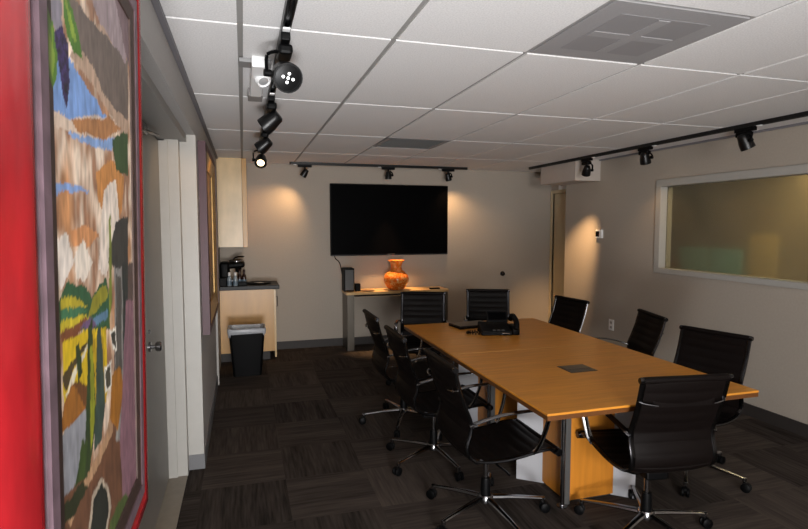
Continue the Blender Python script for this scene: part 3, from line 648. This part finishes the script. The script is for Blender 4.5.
t = thing('serving_dish', 'shallow dark dish with shiny middle on the worktop', 'dish', (.17, 6.78, .89))
obj('rim', lathe(new(), [(.10, 0), (.15, .012), (.152, .016), (.145, .017), (.095, .006), (0, .006)], (0, 0, 0), (0, 0, 1), 32), M['black'], t, True)
obj('centre', lathe(new(), [(.062, .006), (.055, .014), (0, .018)], (0, 0, 0), (0, 0, 1), 24), M['chrome'], t, True)
# waste bin
t = thing('waste_bin', 'black rectangular waste bin with a grey liner in front of the base cabinet', 'waste bin', (.015, 5.97, 0))
b = new()
def rrect(hx, hy, z, r=.03, n=4):
    out = []
    for (sx, sy, a0) in ((1, 1, 0), (-1, 1, 90), (-1, -1, 180), (1, -1, 270)):
        for k in range(n+1):
            a = R(a0+90*k/n); out.append((sx*(hx-r)+r*math.cos(a), sy*(hy-r)+r*math.sin(a), z))
    return out
def loft(bm, loops, cap0=True, cap1=True):
    V = [[bm.verts.new(p) for p in lp] for lp in loops]; n = len(V[0])
    for a, c in zip(V, V[1:]):
        for k in range(n): bm.faces.new((a[k], a[(k+1) % n], c[(k+1) % n], c[k]))
    if cap0: bm.faces.new(V[0][::-1])
    if cap1: bm.faces.new(V[-1])
    return bm
obj('bucket', loft(b, [rrect(.145, .10, 0), rrect(.185, .128, .49), rrect(.19, .132, .492), rrect(.19, .132, .505), rrect(.18, .122, .505), rrect(.14, .095, .01)]), M['black'], t, True)
random.seed(3)
lp = []
for hx, hy, z, j in ((.191, .133, .44, .0), (.195, .137, .47, .006), (.197, .139, .50, .004), (.192, .134, .515, .004), (.178, .12, .512, .003), (.16, .10, .40, .01)):
    L0 = rrect(hx, hy, z, .03, 8)
    lp.append([(x*(1+random.uniform(-j, j)), y*(1+random.uniform(-j, j)*2), z+random.uniform(-1, 1)*(.02 if z < .45 else .006)) for x, y, z in L0])
obj('liner', loft(new(), lp, False, False), M['bag'], t, True, 70)
# ------------------------------------------------------------ right wall fittings
t = thing('thermostat', 'small white thermostat with dark display on the right wall', 'thermostat', (XR, 5.47, 1.445))
obj('case', box(new(), -.03, 0, -.055, .055, 0, .1, .006), M['whiteplastic'], t)
obj('display', box(new(), -.033, -.029, -.02, .046, .018, .082, .002), M['black'], t)
t = thing('wall_outlet', 'white outlet plate low on the right wall behind the chairs', 'outlet', (XR, 5.22, .39))
obj('plate', box(new(), -.01, 0, -.042, .042, 0, .125, .003), M['whiteplastic'], t)
for z in (.035, .09): obj('socket', box(new(), -.013, -.009, -.018, .018, z-.014, z+.014, .002), M['white'], t)
# ------------------------------------------------------------ conference table
TZ = .74
t = thing('conference_table', 'long conference table with orange-brown veneer top on angled pedestals', 'table', (1.94, 3.26, 0))
AX0, AX1, AY0, AY1 = 1.312-1.94, 2.562-1.94, 2.118-3.26, 4.415-3.26
SY = 3.305-3.26
for a, c in ((AY0, SY-.0012), (SY+.0012, AY1)):
    top = obj('tabletop', box(new(), AX0, AX1, a, c, TZ-.012, TZ, .003), M['woodtop'], t)
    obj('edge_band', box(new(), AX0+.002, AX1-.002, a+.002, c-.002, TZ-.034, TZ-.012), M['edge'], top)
obj('seam_strip', box(new(), AX0+.01, AX1-.01, SY-.0025, SY+.0025, TZ-.01, TZ+.0006), mat('pale_seam', '#c99a5a', .4), t)
g = obj('cable_hatch', box(new(), 1.905-1.94-.09, 1.905-1.94+.09, 2.76-3.26-.075, 2.76-3.26+.075, TZ-.004, TZ+.003, .002), mat('hatch_plate', '#57524c', .4, .6), t)
obj('hatch_lid', box(new(), 1.905-1.94-.08, 1.905-1.94+.08, 2.76-3.26-.02, 2.76-3.26+.06, TZ+.003, TZ+.005, .001), mat('hatch_lid_metal', '#5e5850', .35, .6), g)
slab = mat('white_laminate', '#a9a9ad', .5)
for (cx_, cy_, s) in ((1.91-1.94, 2.775-3.26, 1), (1.91-1.94, 3.74-3.26, 1)):
    b = new(); box(b, cx_-.16, cx_+.16, cy_-.16, cy_+.16, .012, TZ-.036, .002); p = obj('pedestal', b, M['woodbase'], t)
    b = new(); box(b, cx_-.15, cx_+.15, cy_-.15, cy_+.15, 0, .012); obj('plinth', b, M['base'], p)
    b = new(); box(b, -.345, .345, -.022, .022, .0, TZ-.036)
    bmesh.ops.rotate(b, verts=b.verts, cent=(0, 0, 0), matrix=Matrix.Rotation(R(-38), 3, 'Z')); bmesh.ops.translate(b, verts=b.verts, vec=(cx_, cy_, 0)); obj('diagonal_panel', b, slab, p)
    b = new(); box(b, cx_-.178, cx_-.145, cy_-.178, cy_-.145, 0, TZ-.036, .002); obj('corner_post', b, M['grey'], p)
    b = new(); lathe(b, [(.03, 0), (.03, .006), (.012, .008), (.012, TZ-.05), (.025, TZ-.045), (.025, TZ-.036)], (cx_-.20, cy_-.185, 0), (0, 0, 1), 16); obj('post_rod', b, M['chrome'], p, True)
# things on the table
t = thing('desk_phone', 'black desk phone with raised screen on the far half of the table', 'phone', (1.90, 3.86, TZ+.001), R(-14))
b = new(); box(b, -.12, .12, -.09, .10, .0, .035, .006)
for v in b.verts: 
    if v.co.y > 0 and v.co.z > .02: v.co.z += .045
obj('body', b, M['black'], t)
b = new(); box(b, -.055, .115, -.008, .008, -.03, .06, .004); bmesh.ops.rotate(b, verts=b.verts, cent=(0, 0, 0), matrix=Matrix.Rotation(R(-30), 3, 'X')); bmesh.ops.translate(b, verts=b.verts, vec=(0, .06, .11)); s = obj('screen_panel', b, M['black'], t)
b = new(); box(b, -.04, .10, -.0095, -.0075, -.015, .05); bmesh.ops.rotate(b, verts=b.verts, cent=(0, 0, 0), matrix=Matrix.Rotation(R(-30), 3, 'X')); bmesh.ops.translate(b, verts=b.verts, vec=(0, .06, .11)); obj('display', b, M['screen'], s)
b = new()
for i in range(4):
    for j in range(3): box(b, -.03+j*.035, -.008+j*.035, -.075+i*.024, -.06+i*.024, .034+max(0, (-.075+i*.024))*.4, .042+max(0, -.06+i*.024)*.4, .001)
obj('keypad', b, M['grey'], t)
b = new(); tube(b, smooth_path([(.15, -.10, .05), (.155, -.07, .10), (.155, 0, .125), (.155, .07, .13), (.15, .11, .09)], 4), .022, 10, .018); box(b, .125, .18, -.08, .1, 0, .06, .006); obj('handset', b, M['black'], t, True)
obj('badge', box(new(), .04, .10, -.0925, -.0895, .014, .02), M['chrome'], t)
b = new(); pts = [(-.13+.014*math.cos(k*.9), -.05-.003*k*.3+.0, .014+.01*math.sin(k*.9)) for k in range(2)]
pts = [(-.12-.10*math.sin(k/60*math.pi)+.009*math.cos(k*1.3), -.08+.14*k/60, .012+.009*math.sin(k*1.3)) for k in range(61)]
tube(b, pts, .004, 6); obj('cord', b, M['black'], t, True)
t = thing('laptop', 'thin flat black laptop lying shut at the far end of the table', 'laptop', (1.85, 4.20, TZ), R(8))
obj('base', box(new(), -.17, .15, -.10, .10, .002, .016, .003), M['black'], t)
b = new(); box(b, -.17, .15, -.10, .10, .016, .026, .003)
obj('lid', b, M['blackm'], t)
# ------------------------------------------------------------ task chairs (local +x is forward)
PROF = [(-.272, .885), (-.262, .845), (-.245, .78), (-.215, .695), (-.186, .62), (-.188, .56), (-.205, .50), (-.200, .45), (-.165, .418), (-.10, .402), (0, .398), (.10, .408), (.20, .424), (.27, .426), (.305, .412)]
def sling(bm, prof, hw, th=.014, rib=.0, nrib=8, nw=8, sag=.012):
    """a padded sheet swept across the chair's width, horizontally ribbed"""
    P = smooth_path([(x, 0, z) for x, z in prof], 10); n = len(P); T = []
    s = [0]
    for a, c in zip(P, P[1:]): s.append(s[-1]+(c-a).length)
    F, B = [], []
    for i, p in enumerate(P):
        t = (P[min(i+1, n-1)]-P[max(i-1, 0)]).normalized(); nn = Vector((-t.z, 0, t.x))
        if nn.dot(Vector((1, 0, 1))) < 0: nn = -nn
        ph = abs(math.sin(math.pi*nrib*s[i]/s[-1])); puff = rib*(ph**.5)
        f, b_ = [], []
        for j in range(nw+1):
            u = -1+2*j/nw; sg = -sag*(1-u*u)
            f.append(bm.verts.new(Vector((p.x, u*hw, p.z))+nn*(th/2+puff*(1-abs(u)**6)+sg)))
            b_.append(bm.verts.new(Vector((p.x, u*hw, p.z))+nn*(-th/2-puff*.6*(1-abs(u)**6)+sg)))
        F.append(f); B.append(b_)
    for i in range(n-1):
        for j in range(nw):
            bm.faces.new((F[i][j], F[i][j+1], F[i+1][j+1], F[i+1][j])); bm.faces.new((B[i][j], B[i+1][j], B[i+1][j+1], B[i][j+1]))
        for j, s_ in ((0, 1), (nw, -1)): bm.faces.new((F[i][j], F[i+1][j], B[i+1][j], B[i][j]))
    for i in (0, n-1):
        for j in range(nw): bm.faces.new((F[i][j], F[i][j+1], B[i][j+1], B[i][j]))
    return bm
def make_chair(label, star=0):
    t = thing('office_chair', label, 'chair', (0, 0, 0), 0, 'ribbed leather chairs round the conference table')
    HW = .203; RY = .216
    bk = obj('backrest', sling(new(), PROF[:8], HW, .014, .007, 8), M['leather'], t, True, 60)
    obj('headroll', lathe(new(), [(0, -.215), (.016, -.215), (.017, -.20), (.017, .20), (.016, .215), (0, .215)], (-.274, 0, .89), (0, 1, 0), 14), M['leather'], bk, True)
    st = obj('seat', sling(new(), PROF[7:], HW, .016, .007, 8), M['leather'], t, True, 60)
    obj('front_roll', lathe(new(), [(0, -.225), (.018, -.225), (.021, -.215), (.021, .215), (.018, .225), (0, .225)], (.308, 0, .41), (0, 1, 0), 14), M['leather'], st, True)
    path = smooth_path([(x, 0, z) for x, z in PROF], 5)
    for s in (-1, 1):
        fr = obj('side_rail', tube(new(), [p+Vector((0, s*RY, 0)) for p in path], .009, 8, .014, up=(0, 1, 0)), M['darkchrome'], t, True)
        b = new()
        lathe(b, [(0, -.012), (.014, -.012), (.016, 0), (.014, .012), (0, .012)], (-.274, s*(RY+.006), .89), (0, 1, 0), 12)
        obj('top_cap', b, M['darkchrome'], fr, True)
        b = lathe(new(), [(0, -.01), (.02, -.01), (.02, .01), (0, .012)], (.308, s*(RY+.012), .41), (0, s, 0), 12)
        obj('front_cap', b, M['darkchrome'], fr, True)
        arm = smooth_path([(-.19, s*RY, .60), (-.15, s*(RY+.014), .618), (-.04, s*(RY+.026), .645), (.08, s*(RY+.03), .655), (.19, s*(RY+.03), .653), (.232, s*(RY+.03), .64), (.24, s*(RY+.028), .61), (.222, s*(RY+.02), .53), (.19, s*(RY+.012), .45), (.165, s*RY, .418)], 5)
        ar = obj('armrest', tube(new(), arm, .007, 10, .018, up=(0, 1, 0)), M['chrome'], t, True)
    for s in (-1, 1):
        br = smooth_path([(-.246, s*RY, .785), (-.268, s*(RY-.02), .778), (-.278, s*(RY-.075), .77)], 4)
        obj('back_bracket', tube(new(), br, .011, 8, .006, up=(0, 0, 1), taper=lambda u: 1-.4*u), M['chrome'], t, True)
    obj('back_strap', box(new(), -.264, -.258, -(RY-.06), RY-.06, .755, .79, .002), M['leather'], t)
    b = new()
    tube(b, smooth_path([(.12, -RY, .41), (.07, -.13, .365), (.02, -.04, .345), (0, 0, .343), (.02, .04, .345), (.07, .13, .365), (.12, RY, .41)], 4), .014, 8, .009)
    tube(b, smooth_path([(-.13, -RY, .41), (-.09, -.13, .365), (-.03, -.04, .345), (0, 0, .343), (-.03, .04, .345), (-.09, .13, .365), (-.13, RY, .41)], 4), .014, 8, .009)
    obj('seat_brace', b, M['darkchrome'], t, True)
    b = new(); box(b, -.09, .07, -.06, .06, .315, .36, .01); obj('tilt_mechanism', b, M['black'], t)
    b = new(); tube(b, [(0, -.05, .335), (.02, -.2, .33), (.02, -.24, .328)], .006, 8); obj('lever', b, M['darkchrome'], t, True)
    b = new(); lathe(b, [(.036, .10), (.036, .115), (.028, .12), (.026, .2), (.024, .21)], seg=18); obj('column', b, M['black'], t, True)
    b = new(); lathe(b, [(.014, .2), (.014, .32)], seg=14); obj('gas_piston', b, M['chrome'], t, True)
    b = new(); lathe(b, [(.03, .072), (.044, .08), (.044, .105), (.036, .118), (.02, .12)], seg=20); obj('hub', b, M['chrome'], t, True)
    for k in range(5):
        a = R(star+72*k); d = Vector((math.cos(a), math.sin(a), 0))
        b = new(); tube(b, [d*.03+Vector((0, 0, .10)), d*.12+Vector((0, 0, .097)), d*.24+Vector((0, 0, .088)), d*.335+Vector((0, 0, .078))], .020, 8, .013, taper=lambda u: 1-.42*u)
        lathe(b, [(.013, .062), (.013, .085)], d*.325, (0, 0, 1), 10)
        lg = obj('base_leg', b, M['chrome'], t, True)
        b = new(); n_ = Vector((-d.y, d.x, 0)); cc = d*.325+d*.012+Vector((0, 0, .0275))
        for s in (-1, 1): lathe(b, [(0, -.009), (.022, -.009), (.0275, -.005), (.0275, .005), (.022, .009), (0, .009)], cc+n_*.014*s, n_, 16)
        lathe(b, [(.018, -.008), (.018, .008)], cc+Vector((0, 0, .012)), n_, 12); lathe(b, [(.007, .03), (.007, .066)], d*.325, (0, 0, 1), 8)
        obj('caster', b, M['black'], lg, True)
    return t
CH = [  # hub x, y, facing (deg), label, five-star rotation
    (1.255, 2.64, 0, 'ribbed dark leather chair nearest the camera on the left side of the table', 204),
    (1.215, 3.38, 0, 'ribbed dark leather chair in the middle of the left side of the table', 207),
    (1.225, 4.13, 0, 'ribbed dark leather chair at the far end of the left row, before the console', 173),
    (1.69, 5.05, -110, 'ribbed leather chair at the far end of the table, left one by the console', 20),
    (2.43, 5.07, -112, 'ribbed leather chair at the far end of the table behind the desk phone', 40),
    (2.72, 4.42, 187, 'ribbed dark leather chair on the right side of the table, farthest from the camera', 10),
    (2.83, 3.58, 164, 'ribbed dark leather chair in the middle of the right side, turned side-on', 30),
    (2.71, 2.72, 196, 'ribbed dark leather chair nearest the camera on the right side of the table', 225),
    (1.99, 2.25, 82, 'ribbed dark leather chair at the near end of the table with back to camera', 133)]
for i, (x, y, a, lab, st) in enumerate(CH):
    c = make_chair(lab, st-a)
    c.location = (x, y, 0); c.rotation_euler = (0, 0, R(a))
